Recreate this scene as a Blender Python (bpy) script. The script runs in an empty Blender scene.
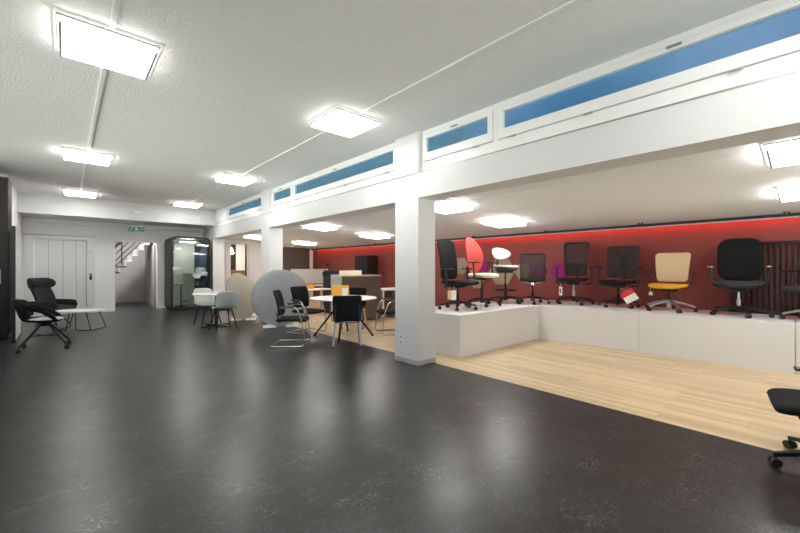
import bpy, bmesh, math, random
from math import sin, cos, pi, radians, atan2, sqrt
from mathutils import Vector, Matrix
random.seed(4)
S = bpy.context.scene
COL = S.collection

# ------------------------------------------------------------------ materials
def mat(name, col, rough=.5, metal=0., noise=None, bump=None, spec=None, sheen=0., alpha=None, emit=None, trans=0.):
    """noise=(scale, amount) small colour variation; bump=(scale, strength)."""
    m = bpy.data.materials.new(name); m.use_nodes = True
    nt = m.node_tree; b = nt.nodes['Principled BSDF']
    b.inputs['Base Color'].default_value = (*col, 1)
    b.inputs['Roughness'].default_value = rough
    b.inputs['Metallic'].default_value = metal
    if spec is not None: b.inputs['Specular IOR Level'].default_value = spec
    if sheen: b.inputs['Sheen Weight'].default_value = sheen
    if trans: b.inputs['Transmission Weight'].default_value = trans
    tc = nt.nodes.new('ShaderNodeTexCoord')
    if noise:
        n = nt.nodes.new('ShaderNodeTexNoise'); n.inputs['Scale'].default_value = noise[0]; n.inputs['Detail'].default_value = 6
        nt.links.new(tc.outputs['Object'], n.inputs['Vector'])
        r = nt.nodes.new('ShaderNodeMapRange'); r.inputs[3].default_value = 1 - noise[1]; r.inputs[4].default_value = 1 + noise[1]
        nt.links.new(n.outputs['Fac'], r.inputs[0])
        mx = nt.nodes.new('ShaderNodeMix'); mx.data_type = 'RGBA'; mx.blend_type = 'MULTIPLY'; mx.inputs[0].default_value = 1
        mx.inputs[6].default_value = (*col, 1); nt.links.new(r.outputs[0], mx.inputs[7])
        nt.links.new(mx.outputs[2], b.inputs['Base Color'])
    if bump:
        n2 = nt.nodes.new('ShaderNodeTexNoise'); n2.inputs['Scale'].default_value = bump[0]; n2.inputs['Detail'].default_value = 3
        nt.links.new(tc.outputs['Object'], n2.inputs['Vector'])
        bp = nt.nodes.new('ShaderNodeBump'); bp.inputs['Strength'].default_value = bump[1]; bp.inputs['Distance'].default_value = .02
        nt.links.new(n2.outputs['Fac'], bp.inputs['Height']); nt.links.new(bp.outputs[0], b.inputs['Normal'])
    if emit:
        b.inputs['Emission Color'].default_value = (*emit[0], 1); b.inputs['Emission Strength'].default_value = emit[1]
    if alpha is not None: b.inputs['Alpha'].default_value = alpha
    return m

M = {}
M['white'] = mat('white_paint', (.90, .90, .895), .55, noise=(3, .02), bump=(60, .05))
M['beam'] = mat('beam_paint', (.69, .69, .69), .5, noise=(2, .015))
M['ceil'] = mat('ingrain_ceiling', (.84, .835, .82), .8, noise=(14, .04), bump=(52, .35))
M['annex_ceil'] = mat('annex_ceiling_paint', (.85, .89, .91), .7, noise=(6, .02))
M['red'] = mat('dark_red_wall', (.25, .058, .046), .6, noise=(2.5, .1))
M['brownwall'] = mat('brown_wall_cladding', (.12, .095, .08), .5, noise=(6, .25))
M['lam'] = mat('white_laminate', (.80, .80, .80), .35)
M['podium'] = mat('podium_white', (.78, .78, .78), .4, noise=(3, .015))
M['frame'] = mat('white_window_frame', (.84, .84, .83), .3)
M['greymetal'] = mat('grey_metal', (.35, .35, .34), .4, .6)
M['bezel'] = mat('grey_lamp_bezel', (.34, .34, .34), .6)
M['skirt'] = mat('grey_skirting', (.42, .43, .43), .5)
M['black'] = mat('black_plastic', (.012, .012, .013), .4)
M['blackm'] = mat('black_metal', (.015, .015, .015), .35, .3)
M['fabric'] = mat('black_fabric', (.009, .009, .010), .9, noise=(90, .25), bump=(260, .2), spec=.25)
M['charcoal'] = mat('charcoal_fabric', (.03, .03, .033), .9, noise=(80, .25), bump=(240, .2), spec=.25)
M['greyfab'] = mat('grey_fabric', (.085, .085, .092), .85, noise=(80, .2), bump=(240, .25), sheen=.2)
M['lightgrey'] = mat('light_grey_fabric', (.40, .41, .42), .85, noise=(80, .12), bump=(240, .2))
M['screenfab'] = mat('warm_white_screen_fabric', (.66, .62, .58), .85, noise=(80, .05))
M['felt'] = mat('grey_felt', (.40, .40, .43), .9, noise=(120, .08), bump=(200, .2))
M['beige'] = mat('beige_felt', (.55, .49, .40), .9, noise=(120, .08), bump=(200, .2))
M['hexbeige'] = mat('beige_acoustic_felt', (.40, .32, .22), .9, noise=(90, .1))
M['hexmagenta'] = mat('magenta_acoustic_felt', (.33, .02, .20), .9, noise=(90, .1))
M['cream'] = mat('cream_fabric', (.80, .71, .50), .8, noise=(90, .08))
M['creamback'] = mat('cream_back_fabric', (.72, .55, .35), .8, noise=(90, .08))
M['yellow'] = mat('mustard_fabric', (.72, .38, .01), .8, noise=(90, .1))
M['coral'] = mat('coral_red_shell', (.50, .045, .03), .7, noise=(40, .06))
M['whiteshell'] = mat('white_shell', (.56, .58, .58), .35)
M['blueshell'] = mat('pale_grey_blue_shell', (.46, .53, .53), .45)
M['paleshell'] = mat('pale_white_shell', (.70, .72, .69), .45)
M['chrome'] = mat('chrome', (.75, .75, .75), .15, 1.)
M['alu'] = mat('brushed_aluminium', (.62, .62, .62), .3, 1.)
M['tag'] = mat('white_card', (.85, .84, .80), .6)
M['redcard'] = mat('red_card', (.75, .04, .03), .6)
M['orange'] = mat('orange_card', (.85, .42, .04), .55, noise=(20, .05))
M['peach'] = mat('peach_card', (.80, .55, .36), .6)
M['umber'] = mat('umber_laminate', (.135, .105, .08), .45, noise=(5, .12))
M['darkwood'] = mat('dark_brown_veneer', (.020, .012, .010), .5, noise=(8, .3))
M['amberwood'] = mat('amber_wood', (.35, .15, .035), .5, noise=(9, .25))
M['shelfwood'] = mat('pale_wood_top', (.72, .60, .44), .45, noise=(12, .1))
M['greyside'] = mat('grey_laminate', (.42, .42, .40), .4)
M['lift'] = mat('pale_lift_metal', (.76, .77, .76), .4, .1, noise=(3, .03))
M['stairwall'] = mat('stairwell_plaster', (.50, .48, .46), .7, noise=(4, .06))
M['concrete'] = mat('grey_concrete', (.36, .345, .33), .8, noise=(7, .2), bump=(40, .2))
M['booth'] = mat('dark_grey_booth_shell', (.05, .048, .047), .55, noise=(8, .1))
M['boothin'] = mat('booth_lining_felt', (.62, .64, .60), .9, noise=(60, .05))
M['boothblue'] = mat('booth_blue_felt', (.03, .065, .11), .9, noise=(60, .1))
M['green'] = mat('green_sign_face', (.004, .09, .03), .4, emit=((.01, .4, .13), .01))
M['signwhite'] = mat('sign_white', (.25, .36, .28), .5, emit=((.8, 1, .85), .05))
M['lamp'] = mat('lamp_diffuser', (.9, .9, .9), .5, emit=((1, .98, .94), 11.5))
M['lampedge'] = mat('lamp_edge_glow', (.9, .9, .9), .5, emit=((1, .98, .94), 6.))
M['lamplow'] = mat('low_ceiling_lamp_diffuser', (.9, .9, .9), .5, emit=((1, .985, .955), 8.5))
M['lamplowedge'] = mat('low_ceiling_lamp_edge_glow', (.9, .9, .9), .5, emit=((1, .985, .955), 14.))
M['pend'] = mat('pendant_glow', (.9, .9, .85), .5, emit=((1, .9, .75), 4.))
M['boothlamp'] = mat('booth_lamp', (.9, .9, .85), .5, emit=((1, .97, .9), 14.))
M['led'] = mat('red_led_strip', (.5, .02, .01), .5, emit=((1, .0, .004), 10.))
M['railgrey'] = mat('dark_violet_grey_rail', (.07, .065, .085), .5)
M['rubber'] = mat('black_rubber', (.01, .01, .01), .6)

def mesh_fabric():
    m = mat('black_mesh_weave', (.02, .02, .022), .6)
    nt = m.node_tree; b = nt.nodes['Principled BSDF']; out = nt.nodes['Material Output']
    tc = nt.nodes.new('ShaderNodeTexCoord'); ck = nt.nodes.new('ShaderNodeTexChecker'); ck.inputs['Scale'].default_value = 320
    nt.links.new(tc.outputs['Object'], ck.inputs['Vector'])
    mr = nt.nodes.new('ShaderNodeMapRange'); mr.inputs[3].default_value = .30; mr.inputs[4].default_value = .62
    nt.links.new(ck.outputs['Fac'], mr.inputs[0])
    t = nt.nodes.new('ShaderNodeBsdfTransparent'); mx = nt.nodes.new('ShaderNodeMixShader')
    nt.links.new(mr.outputs[0], mx.inputs[0]); nt.links.new(b.outputs[0], mx.inputs[1]); nt.links.new(t.outputs[0], mx.inputs[2])
    nt.links.new(mx.outputs[0], out.inputs['Surface'])
    return m
M['mesh'] = mesh_fabric()

def glass(name, col, rough=0.):
    m = bpy.data.materials.new(name); m.use_nodes = True
    nt = m.node_tree; nt.nodes.remove(nt.nodes['Principled BSDF']); out = nt.nodes['Material Output']
    g = nt.nodes.new('ShaderNodeBsdfGlossy'); g.inputs['Roughness'].default_value = .02 + rough
    t = nt.nodes.new('ShaderNodeBsdfTransparent'); t.inputs['Color'].default_value = (*col, 1)
    f = nt.nodes.new('ShaderNodeFresnel'); f.inputs['IOR'].default_value = 1.5
    mx = nt.nodes.new('ShaderNodeMixShader')
    nt.links.new(f.outputs[0], mx.inputs[0]); nt.links.new(t.outputs[0], mx.inputs[1]); nt.links.new(g.outputs[0], mx.inputs[2])
    nt.links.new(mx.outputs[0], out.inputs['Surface'])
    return m
M['glass'] = glass('clear_glass', (.88, .92, .90))
M['wglass'] = glass('window_glass', (.78, .90, 1.), .06)
def frost(m):
    nt = m.node_tree; out = nt.nodes['Material Output']; src = out.inputs['Surface'].links[0].from_socket
    t = nt.nodes.new('ShaderNodeBsdfTranslucent'); t.inputs['Color'].default_value = (.20, .40, .48, 1)
    mx = nt.nodes.new('ShaderNodeMixShader'); mx.inputs[0].default_value = .3
    nt.links.new(src, mx.inputs[1]); nt.links.new(t.outputs[0], mx.inputs[2]); nt.links.new(mx.outputs[0], out.inputs['Surface'])
frost(M['wglass'])

def lino():
    m = mat('dark_linoleum', (.03, .03, .03), .36, spec=.42)
    nt = m.node_tree; b = nt.nodes['Principled BSDF']; L = nt.links.new
    tc = nt.nodes.new('ShaderNodeTexCoord')
    # marbling streaks
    mp = nt.nodes.new('ShaderNodeMapping'); mp.inputs['Scale'].default_value = (1.0, 2.6, 1); mp.inputs['Rotation'].default_value = (0, 0, .5)
    L(tc.outputs['Object'], mp.inputs['Vector'])
    n1 = nt.nodes.new('ShaderNodeTexNoise'); n1.inputs['Scale'].default_value = 5.5; n1.inputs['Detail'].default_value = 12; n1.inputs['Roughness'].default_value = .72; n1.inputs['Distortion'].default_value = .6
    L(mp.outputs[0], n1.inputs['Vector'])
    r1 = nt.nodes.new('ShaderNodeValToRGB'); e = r1.color_ramp.elements
    e[0].position = .28; e[0].color = (.013, .0128, .0126, 1); e[1].position = .66; e[1].color = (.032, .0315, .0305, 1)
    e2 = e.new(.735); e2.color = (.065, .065, .063, 1); e3 = e.new(.82); e3.color = (.16, .16, .155, 1)
    L(n1.outputs['Fac'], r1.inputs[0])
    # pale flecks
    n2 = nt.nodes.new('ShaderNodeTexNoise'); n2.inputs['Scale'].default_value = 26; n2.inputs['Detail'].default_value = 5; n2.inputs['Distortion'].default_value = 2.2
    L(mp.outputs[0], n2.inputs['Vector'])
    r2 = nt.nodes.new('ShaderNodeValToRGB'); e = r2.color_ramp.elements
    e[0].position = .60; e[0].color = (0, 0, 0, 1); e[1].position = .74; e[1].color = (.12, .12, .115, 1)
    L(n2.outputs['Fac'], r2.inputs[0])
    ad = nt.nodes.new('ShaderNodeMix'); ad.data_type = 'RGBA'; ad.blend_type = 'ADD'; ad.inputs[0].default_value = 1
    L(r1.outputs[0], ad.inputs[6]); L(r2.outputs[0], ad.inputs[7])
    n5 = nt.nodes.new('ShaderNodeTexNoise'); n5.inputs['Scale'].default_value = 9; n5.inputs['Detail'].default_value = 7; n5.inputs['Distortion'].default_value = 1.2; L(mp.outputs[0], n5.inputs['Vector'])
    s1 = nt.nodes.new('ShaderNodeMath'); s1.operation = 'SUBTRACT'; s1.inputs[1].default_value = .5; L(n5.outputs['Fac'], s1.inputs[0])
    s2 = nt.nodes.new('ShaderNodeMath'); s2.operation = 'ABSOLUTE'; L(s1.outputs[0], s2.inputs[0])
    v1 = nt.nodes.new('ShaderNodeMapRange'); v1.inputs[1].default_value = 0; v1.inputs[2].default_value = .012; v1.inputs[3].default_value = 1; v1.inputs[4].default_value = 0; L(s2.outputs[0], v1.inputs[0])
    n6 = nt.nodes.new('ShaderNodeTexNoise'); n6.inputs['Scale'].default_value = 3.2; n6.inputs['Detail'].default_value = 5; L(tc.outputs['Object'], n6.inputs['Vector'])
    v2 = nt.nodes.new('ShaderNodeMapRange'); v2.inputs[1].default_value = .5; v2.inputs[2].default_value = .68; v2.inputs[3].default_value = 0; v2.inputs[4].default_value = .30; L(n6.outputs['Fac'], v2.inputs[0])
    v3 = nt.nodes.new('ShaderNodeMath'); v3.operation = 'MULTIPLY'; L(v1.outputs[0], v3.inputs[0]); L(v2.outputs[0], v3.inputs[1])
    ad2 = nt.nodes.new('ShaderNodeMix'); ad2.data_type = 'RGBA'; ad2.blend_type = 'ADD'; ad2.inputs[0].default_value = 1; L(ad.outputs[2], ad2.inputs[6]); L(v3.outputs[0], ad2.inputs[7])
    # tile joints
    bk = nt.nodes.new('ShaderNodeTexBrick'); bk.offset = .5
    bk.inputs['Scale'].default_value = 1; bk.inputs['Brick Width'].default_value = 1.0; bk.inputs['Row Height'].default_value = .5; bk.inputs['Mortar Size'].default_value = .0018
    bk.inputs['Color1'].default_value = (1, 1, 1, 1); bk.inputs['Color2'].default_value = (.93, .93, .93, 1); bk.inputs['Mortar'].default_value = (.5, .5, .5, 1)
    L(tc.outputs['Object'], bk.inputs['Vector'])
    mu = nt.nodes.new('ShaderNodeMix'); mu.data_type = 'RGBA'; mu.blend_type = 'MULTIPLY'; mu.inputs[0].default_value = 1
    L(ad2.outputs[2], mu.inputs[6]); L(bk.outputs['Color'], mu.inputs[7]); L(mu.outputs[2], b.inputs['Base Color'])
    n3 = nt.nodes.new('ShaderNodeTexNoise'); n3.inputs['Scale'].default_value = 5; n3.inputs['Detail'].default_value = 8
    L(tc.outputs['Object'], n3.inputs['Vector'])
    mr = nt.nodes.new('ShaderNodeMapRange'); mr.inputs[3].default_value = .25; mr.inputs[4].default_value = .36
    L(n3.outputs['Fac'], mr.inputs[0]); L(mr.outputs[0], b.inputs['Roughness'])
    bp = nt.nodes.new('ShaderNodeBump'); bp.inputs['Strength'].default_value = .03; bp.inputs['Distance'].default_value = .01
    n4 = nt.nodes.new('ShaderNodeTexNoise'); n4.inputs['Scale'].default_value = 40; n4.inputs['Detail'].default_value = 6
    L(tc.outputs['Object'], n4.inputs['Vector']); L(n4.outputs['Fac'], bp.inputs['Height']); L(bp.outputs[0], b.inputs['Normal'])
    return m
M['lino'] = lino()

def oak():
    m = mat('pale_oak_boards', (.7, .5, .3), .38)
    nt = m.node_tree; b = nt.nodes['Principled BSDF']; L = nt.links.new
    tc = nt.nodes.new('ShaderNodeTexCoord')
    mp = nt.nodes.new('ShaderNodeMapping'); mp.inputs['Rotation'].default_value = (0, 0, pi/2)
    L(tc.outputs['Object'], mp.inputs['Vector'])
    bk = nt.nodes.new('ShaderNodeTexBrick'); bk.offset = .37; bk.inputs['Scale'].default_value = 1
    bk.inputs['Brick Width'].default_value = .9; bk.inputs['Row Height'].default_value = .062; bk.inputs['Mortar Size'].default_value = .0008; bk.inputs['Bias'].default_value = 0
    bk.inputs['Color1'].default_value = (.72, .57, .37, 1); bk.inputs['Color2'].default_value = (.54, .395, .23, 1); bk.inputs['Mortar'].default_value = (.40, .29, .18, 1)
    L(mp.outputs[0], bk.inputs['Vector'])
    m2 = nt.nodes.new('ShaderNodeMapping'); m2.inputs['Scale'].default_value = (22, 1.2, 1)
    L(tc.outputs['Object'], m2.inputs['Vector'])
    n = nt.nodes.new('ShaderNodeTexNoise'); n.inputs['Scale'].default_value = 2; n.inputs['Detail'].default_value = 7
    L(m2.outputs[0], n.inputs['Vector'])
    mr = nt.nodes.new('ShaderNodeMapRange'); mr.inputs[3].default_value = .82; mr.inputs[4].default_value = 1.15
    L(n.outputs['Fac'], mr.inputs[0])
    mu = nt.nodes.new('ShaderNodeMix'); mu.data_type = 'RGBA'; mu.blend_type = 'MULTIPLY'; mu.inputs[0].default_value = 1
    L(bk.outputs['Color'], mu.inputs[6]); L(mr.outputs[0], mu.inputs[7]); L(mu.outputs[2], b.inputs['Base Color'])
    return m
M['oak'] = oak()

# ------------------------------------------------------------------ mesh helpers
class MB:
    def __init__(s): s.bm = bmesh.new()
    def add(s, vs, fs, T=None, smooth=False):
        v = [s.bm.verts.new(T @ Vector(p) if T else Vector(p)) for p in vs]
        for f in fs:
            try:
                q = s.bm.faces.new([v[i] for i in f]); q.smooth = smooth
            except ValueError: pass
        return s
    def box(s, x0, x1, y0, y1, z0, z1, bev=0., T=None):
        if bev <= 0:
            vs = [(x, y, z) for x in (x0, x1) for y in (y0, y1) for z in (z0, z1)]
            return s.add(vs, [(0,1,3,2),(4,6,7,5),(0,4,5,1),(2,3,7,6),(0,2,6,4),(1,5,7,3)], T)
        b = min(bev, .49*abs(x1-x0), .49*abs(y1-y0), .49*abs(z1-z0))
        bm = bmesh.new(); bmesh.ops.create_cube(bm, size=1)
        for v in bm.verts:
            v.co = Vector((x0 + (v.co.x+.5)*(x1-x0), y0 + (v.co.y+.5)*(y1-y0), z0 + (v.co.z+.5)*(z1-z0)))
        bmesh.ops.bevel(bm, geom=bm.edges[:], offset=b, segments=2, profile=.5, affect='EDGES')
        s.merge(bm, T); return s
    def merge(s, bm, T=None, smooth=False):
        bm.verts.index_update()
        vs = [v.co[:] for v in bm.verts]; fs = [[v.index for v in f.verts] for f in bm.faces]
        bm.free(); s.add(vs, fs, T, smooth)
    def bar(s, p, q, w, h, w2=None, h2=None):
        """tapered rectangular bar; w horizontal, h vertical."""
        p, q = Vector(p), Vector(q); d = (q-p).normalized()
        side = Vector((0,0,1)).cross(d)
        side = side.normalized() if side.length > 1e-4 else Vector((1,0,0))
        up = d.cross(side); w2 = w2 or w; h2 = h2 or h
        vs = []
        for c, a, b in ((p, w, h), (q, w2, h2)):
            vs += [c - side*a/2 - up*b/2, c + side*a/2 - up*b/2, c + side*a/2 + up*b/2, c - side*a/2 + up*b/2]
        return s.add([v[:] for v in vs], [(3,2,1,0),(4,5,6,7),(0,1,5,4),(1,2,6,5),(2,3,7,6),(3,0,4,7)])
    def cyl(s, p, q, r, r2=None, n=20):
        p, q = Vector(p), Vector(q); r2 = r if r2 is None else r2
        d = (q-p).normalized(); a = d.orthogonal().normalized(); b = d.cross(a)
        vs = []; 
        for c, rr in ((p, r), (q, r2)):
            vs += [(c + a*rr*cos(2*pi*i/n) + b*rr*sin(2*pi*i/n))[:] for i in range(n)]
        k = len(s.bm.faces)
        s.add(vs, [(i, (i+1) % n, n+(i+1) % n, n+i) for i in range(n)], smooth=True)
        s.add(vs[:n], [tuple(range(n))[::-1]]); s.add(vs[n:], [tuple(range(n))])
        return s
    def tube(s, pts, r, closed=False, n=10):
        pts = [Vector(p) for p in pts]; N = len(pts); rings = []; a = None
        for i, p in enumerate(pts):
            if closed: t = pts[(i+1) % N] - pts[i-1]
            else: t = pts[min(i+1, N-1)] - pts[max(i-1, 0)]
            t.normalize()
            a = t.orthogonal().normalized() if a is None else (a - t*a.dot(t)).normalized()
            b = t.cross(a)
            rings.append([(p + a*r*cos(2*pi*k/n) + b*r*sin(2*pi*k/n))[:] for k in range(n)])
        vs = [v for R in rings for v in R]; fs = []
        for i in range(N if closed else N-1):
            j = (i+1) % N
            for k in range(n): fs.append((i*n+k, i*n+(k+1) % n, j*n+(k+1) % n, j*n+k))
        s.add(vs, fs, smooth=True)
        if not closed:
            s.add(rings[0], [tuple(range(n))[::-1]]); s.add(rings[-1], [tuple(range(n))])
        return s
    def lathe(s, prof, n=32, c=(0,0,0), sx=1, sy=1):
        vs = []
        for r, z in prof: vs += [(c[0] + sx*r*cos(2*pi*i/n), c[1] + sy*r*sin(2*pi*i/n), c[2]+z) for i in range(n)]
        fs = []
        for j in range(len(prof)-1):
            for i in range(n): fs.append((j*n+i, j*n+(i+1) % n, (j+1)*n+(i+1) % n, (j+1)*n+i))
        fs.append(tuple(range(n))[::-1]); fs.append(tuple((len(prof)-1)*n+i for i in range(n)))
        return s.add(vs, fs, smooth=True)
    def pad(s, outline, T, fn, rings=(.12,.28,.44,.6,.74,.86,.94,.985,1.), puff=.35):
        """cushion/panel from a star-shaped outline about the origin; fn maps (u, v, w) to space."""
        n = len(outline); vs = []; fs = []
        def half(k): # half thickness at ring scale k
            e = max(0, (k-.86)/.14)
            return T/2*((1-puff) + puff*(1-k*k))*sqrt(max(0, 1-e*e)) if k > .86 else T/2*((1-puff)+puff*(1-k*k))
        for sg in (1, -1):
            base = len(vs); vs.append(fn(0, 0, sg*T/2))
            for k in rings:
                for (u, v) in outline: vs.append(fn(u*k, v*k, sg*half(k)))
            for i in range(n):
                f = (base, base+1+i, base+1+(i+1) % n); fs.append(f if sg > 0 else f[::-1])
            for j in range(len(rings)-1):
                for i in range(n):
                    a = base+1+j*n; f = (a+i, a+n+i, a+n+(i+1) % n, a+(i+1) % n)
                    fs.append(f if sg > 0 else f[::-1])
        s.add(vs, fs, smooth=True)
        bmesh.ops.remove_doubles(s.bm, verts=s.bm.verts[:], dist=1e-5)
        return s
    def prism(s, outline, fn, t):
        """flat plate with outline (u,v) and thickness t along w."""
        n = len(outline)
        vs = [fn(u, v, 0) for u, v in outline] + [fn(u, v, t) for u, v in outline]
        return s.add(vs, [tuple(range(n))[::-1], tuple(range(n, 2*n))] + [(i, (i+1) % n, n+(i+1) % n, n+i) for i in range(n)])
    def build(s, name, m, parent=None, loc=None):
        bmesh.ops.recalc_face_normals(s.bm, faces=s.bm.faces[:])
        me = bpy.data.meshes.new(name); s.bm.to_mesh(me); s.bm.free()
        me.materials.append(M[m] if isinstance(m, str) else m)
        o = bpy.data.objects.new(name, me); COL.objects.link(o)
        if parent: o.parent = parent
        if loc: o.location = loc
        return o

def rrect(w, h, r, n=7, taper=1.):
    """rounded rectangle outline; taper scales the width at the -v end."""
    pts = []
    for cx, cy, a0 in ((w/2-r, h/2-r, 0), (-w/2+r, h/2-r, pi/2), (-w/2+r, -h/2+r, pi), (w/2-r, -h/2+r, 3*pi/2)):
        for i in range(n):
            a = a0 + pi/2*i/(n-1); x, y = cx + r*cos(a), cy + r*sin(a)
            k = taper + (1-taper)*(y/h+.5); pts.append((x*k, y))
    out = []
    for i, p in enumerate(pts):       # subdivide the long edges so panels can bend
        q = pts[(i+1) % len(pts)]; d = sqrt((p[0]-q[0])**2 + (p[1]-q[1])**2); k = max(1, int(d/.05))
        for j in range(k): out.append((p[0] + (q[0]-p[0])*j/k, p[1] + (q[1]-p[1])*j/k))
    return out
def ell(a, b, n=40): return [(a*cos(2*pi*i/n), b*sin(2*pi*i/n)) for i in range(n)]
def arcpts(pts, r=.05, n=5):
    """round the corners of a polyline."""
    pts = [Vector(p) for p in pts]; out = [pts[0]]
    for i in range(1, len(pts)-1):
        a, b, c = pts[i-1], pts[i], pts[i+1]
        d1 = (a-b); d2 = (c-b); k = min(r, d1.length*.45, d2.length*.45)
        p, q = b + d1.normalized()*k, b + d2.normalized()*k
        for j in range(n+1):
            t = j/n; out.append(p*(1-t)**2 + b*2*t*(1-t) + q*t*t)
    out.append(pts[-1]); return out

def tag(o, label, cat, group=None, kind=None):
    o['label'] = label; o['category'] = cat
    if group: o['group'] = group
    if kind: o['kind'] = kind
    return o
def thing(name, label, cat, loc=(0,0,0), rz=0., group=None):
    o = bpy.data.objects.new(name, None); COL.objects.link(o); o.empty_display_size = .1
    o.location = loc; o.rotation_euler = (0, 0, radians(rz))
    return tag(o, label, cat, group)
def struct(name, mb, m, parent=None):
    o = mb.build(name, m, parent)
    if parent is None: o['kind'] = 'structure'
    return o
def copy_tree(o, parent=None):
    c = o.copy(); COL.objects.link(c)
    if parent: c.parent = parent
    for ch in list(o.children): copy_tree(ch, c)
    return c
def dup(o, loc, rz, label, group=None):
    c = copy_tree(o); c.location = loc; c.rotation_euler = (0, 0, radians(rz)); c['label'] = label
    if group: c['group'] = group
    return c

# ------------------------------------------------------------------ the room shell
CH = 3.15                     # ceiling of the main room
BX0, BX1 = 3.5, 3.83          # the pillar line
BY = 14.05                    # back wall
PY = [(-1.4, -.93), (3.5, 3.97), (8.4, 8.87), (12.8, 13.3)]
def zc(x): return 2.10 + .07*(7.8 - x)     # sloping annex ceiling

struct('floor', MB().box(-2.3, 3.78, -3.2, 17.4, -.1, 0), 'lino')
struct('floor_annex', MB().box(3.78, 8.0, -3.2, 16.4, -.1, 0), 'oak')
struct('ceiling', MB().box(-2.3, 3.62, -3.2, BY+.15, CH, CH+.12), 'ceil')
a = MB(); vs = []
for y in (-3.2, BY+.1):
    for x, dz in ((3.7, 0), (8.0, 0), (8.0, .12), (3.7, .12)): vs.append((x, y, zc(x)+dz))
a.add(vs, [(0,1,2,3),(7,6,5,4),(0,4,5,1),(1,5,6,2),(2,6,7,3),(3,7,4,0)]); struct('ceiling_annex', a, 'annex_ceil')
struct('wall_left', MB().box(-1.02, -.87, 10.6, BY, 0, CH).box(-2.3, -1.02, 10.6, 10.75, 0, CH).box(-2.3, -2.2, -3.2, 10.6, 0, .5).box(-2.3, -2.2, -3.2, 10.6, 2.9, CH)
       .box(-2.3, -2.2, 9.2, 10.6, .5, 2.9).box(-2.3, -2.2, -3.2, 3.3, .5, 2.9), 'white')
struct('wall_front', MB().box(-2.3, 8.0, -3.3, -3.2, 0, .5).box(-2.3, 8.0, -3.3, -3.2, 2.9, CH).box(-2.3, -1.9, -3.3, -3.2, .5, 2.9).box(3.2, 4.2, -3.3, -3.2, .5, 2.9).box(7.6, 8.0, -3.3, -3.2, .5, 2.9).box(4.2, 7.6, -3.3, -3.2, 1.95, 2.9), 'white')
def fill_window(i, p0, p1, n, top=2.9):
    '''glazed opening between two floor points, z .5 to 2.9, with n mullions.'''
    p0, p1 = Vector((*p0, 0)), Vector((*p1, 0)); d = (p1-p0).normalized(); L = (p1-p0).length
    T = Matrix.Translation(p0) @ Matrix(((d.x, -d.y, 0, 0), (d.y, d.x, 0, 0), (0, 0, 1, 0), (0, 0, 0, 1)))
    f = MB(); f.box(0, L, -.03, .03, .5, .56, T=T); f.box(0, L, -.03, .03, top-.06, top, T=T)
    for k in range(n+2):
        x = .03 + (L-.06)*k/(n+1); f.box(x-.03, x+.03, -.03, .03, 0.56, top-.06, T=T)
    o = f.build('window_%d' % i, 'frame'); o['kind'] = 'structure'
    MB().box(.06, L-.06, -.004, .004, 0.56, top-.06, T=T).build('pane', 'glass', o)
    l = bpy.data.lights.new('window_portal', 'AREA'); l.shape = 'RECTANGLE'; l.size = L; l.size_y = top-.5; l.cycles.is_portal = True
    q = bpy.data.objects.new('window_portal', l); COL.objects.link(q)
    m = (p0+p1)/2; nrm = Vector((-d.y, d.x, 0))
    q.location = m + Vector((0, 0, (top+.5)/2)) - nrm*.08; q.rotation_euler = nrm.to_track_quat('-Z', 'Y').to_euler()
fill_window(8, (-2.25, 9.2), (-2.25, 3.3), 2)  # windows out of view, put in to brighten the dark ceiling
fill_window(9, (-1.9, -3.25), (3.2, -3.25), 2)
fill_window(10, (4.2, -3.25), (7.6, -3.25), 1, 1.95)
struct('wall_right', MB().box(7.85, 8.0, -3.2, BY+.1, 0, 2.3), 'red')
# back wall with the lift, the stairwell opening and the kitchen opening
LX0, LX1, LZ = -.62, .45, 2.10
SX0, SX1, SZ = 1.08, 2.20, 2.13
KX0, KX1, KZ = 4.42, 5.0, 2.19
b = MB()
for x0, x1, z0 in ((-2.3, LX0, 0), (LX0, LX1, LZ), (LX1, SX0, 0), (SX0, SX1, SZ), (SX1, 3.83, 0)): b.box(x0, x1, BY, BY+.16, z0, CH)
for x0, x1, z0 in ((3.83, KX0, 0), (KX0, KX1, KZ), (KX1, 6.32, 0)): b.box(x0, x1, BY, BY+.16, z0, 2.5)
struct('wall_back', b, 'white')
struct('wall_back_cladding', MB().box(6.32, 7.60, BY-.02, BY+.16, 0, 2.14).box(7.60, 7.85, BY-.01, BY+.16, 0, 2.14), 'brownwall')
struct('trim_1', MB().box(6.32, 7.85, BY-.05, BY+.16, 2.14, 2.3), 'white')
struct('trim_2', MB().box(7.57, 7.70, BY-.09, BY-.03, 0, 2.10), 'white')
# soffit in front of the back wall
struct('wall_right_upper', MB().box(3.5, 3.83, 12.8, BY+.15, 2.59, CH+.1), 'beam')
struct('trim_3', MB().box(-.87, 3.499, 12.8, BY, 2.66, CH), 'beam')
o = MB().tube([(-.86, 13.8, 2.55), (3.49, 13.8, 2.55)], .036).build('trim_4', 'frame'); o['kind'] = 'structure'
# long beam, sill line and pillars
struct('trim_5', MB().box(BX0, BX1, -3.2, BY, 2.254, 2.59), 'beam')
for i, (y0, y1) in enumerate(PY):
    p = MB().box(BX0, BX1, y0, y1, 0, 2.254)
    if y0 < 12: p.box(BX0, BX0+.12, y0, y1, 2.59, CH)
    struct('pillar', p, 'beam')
    struct('baseboard_pillar', MB().box(BX0-.012, BX1+.012, y0-.012, y1+.012, 0, .065, .003), 'skirt')
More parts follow.
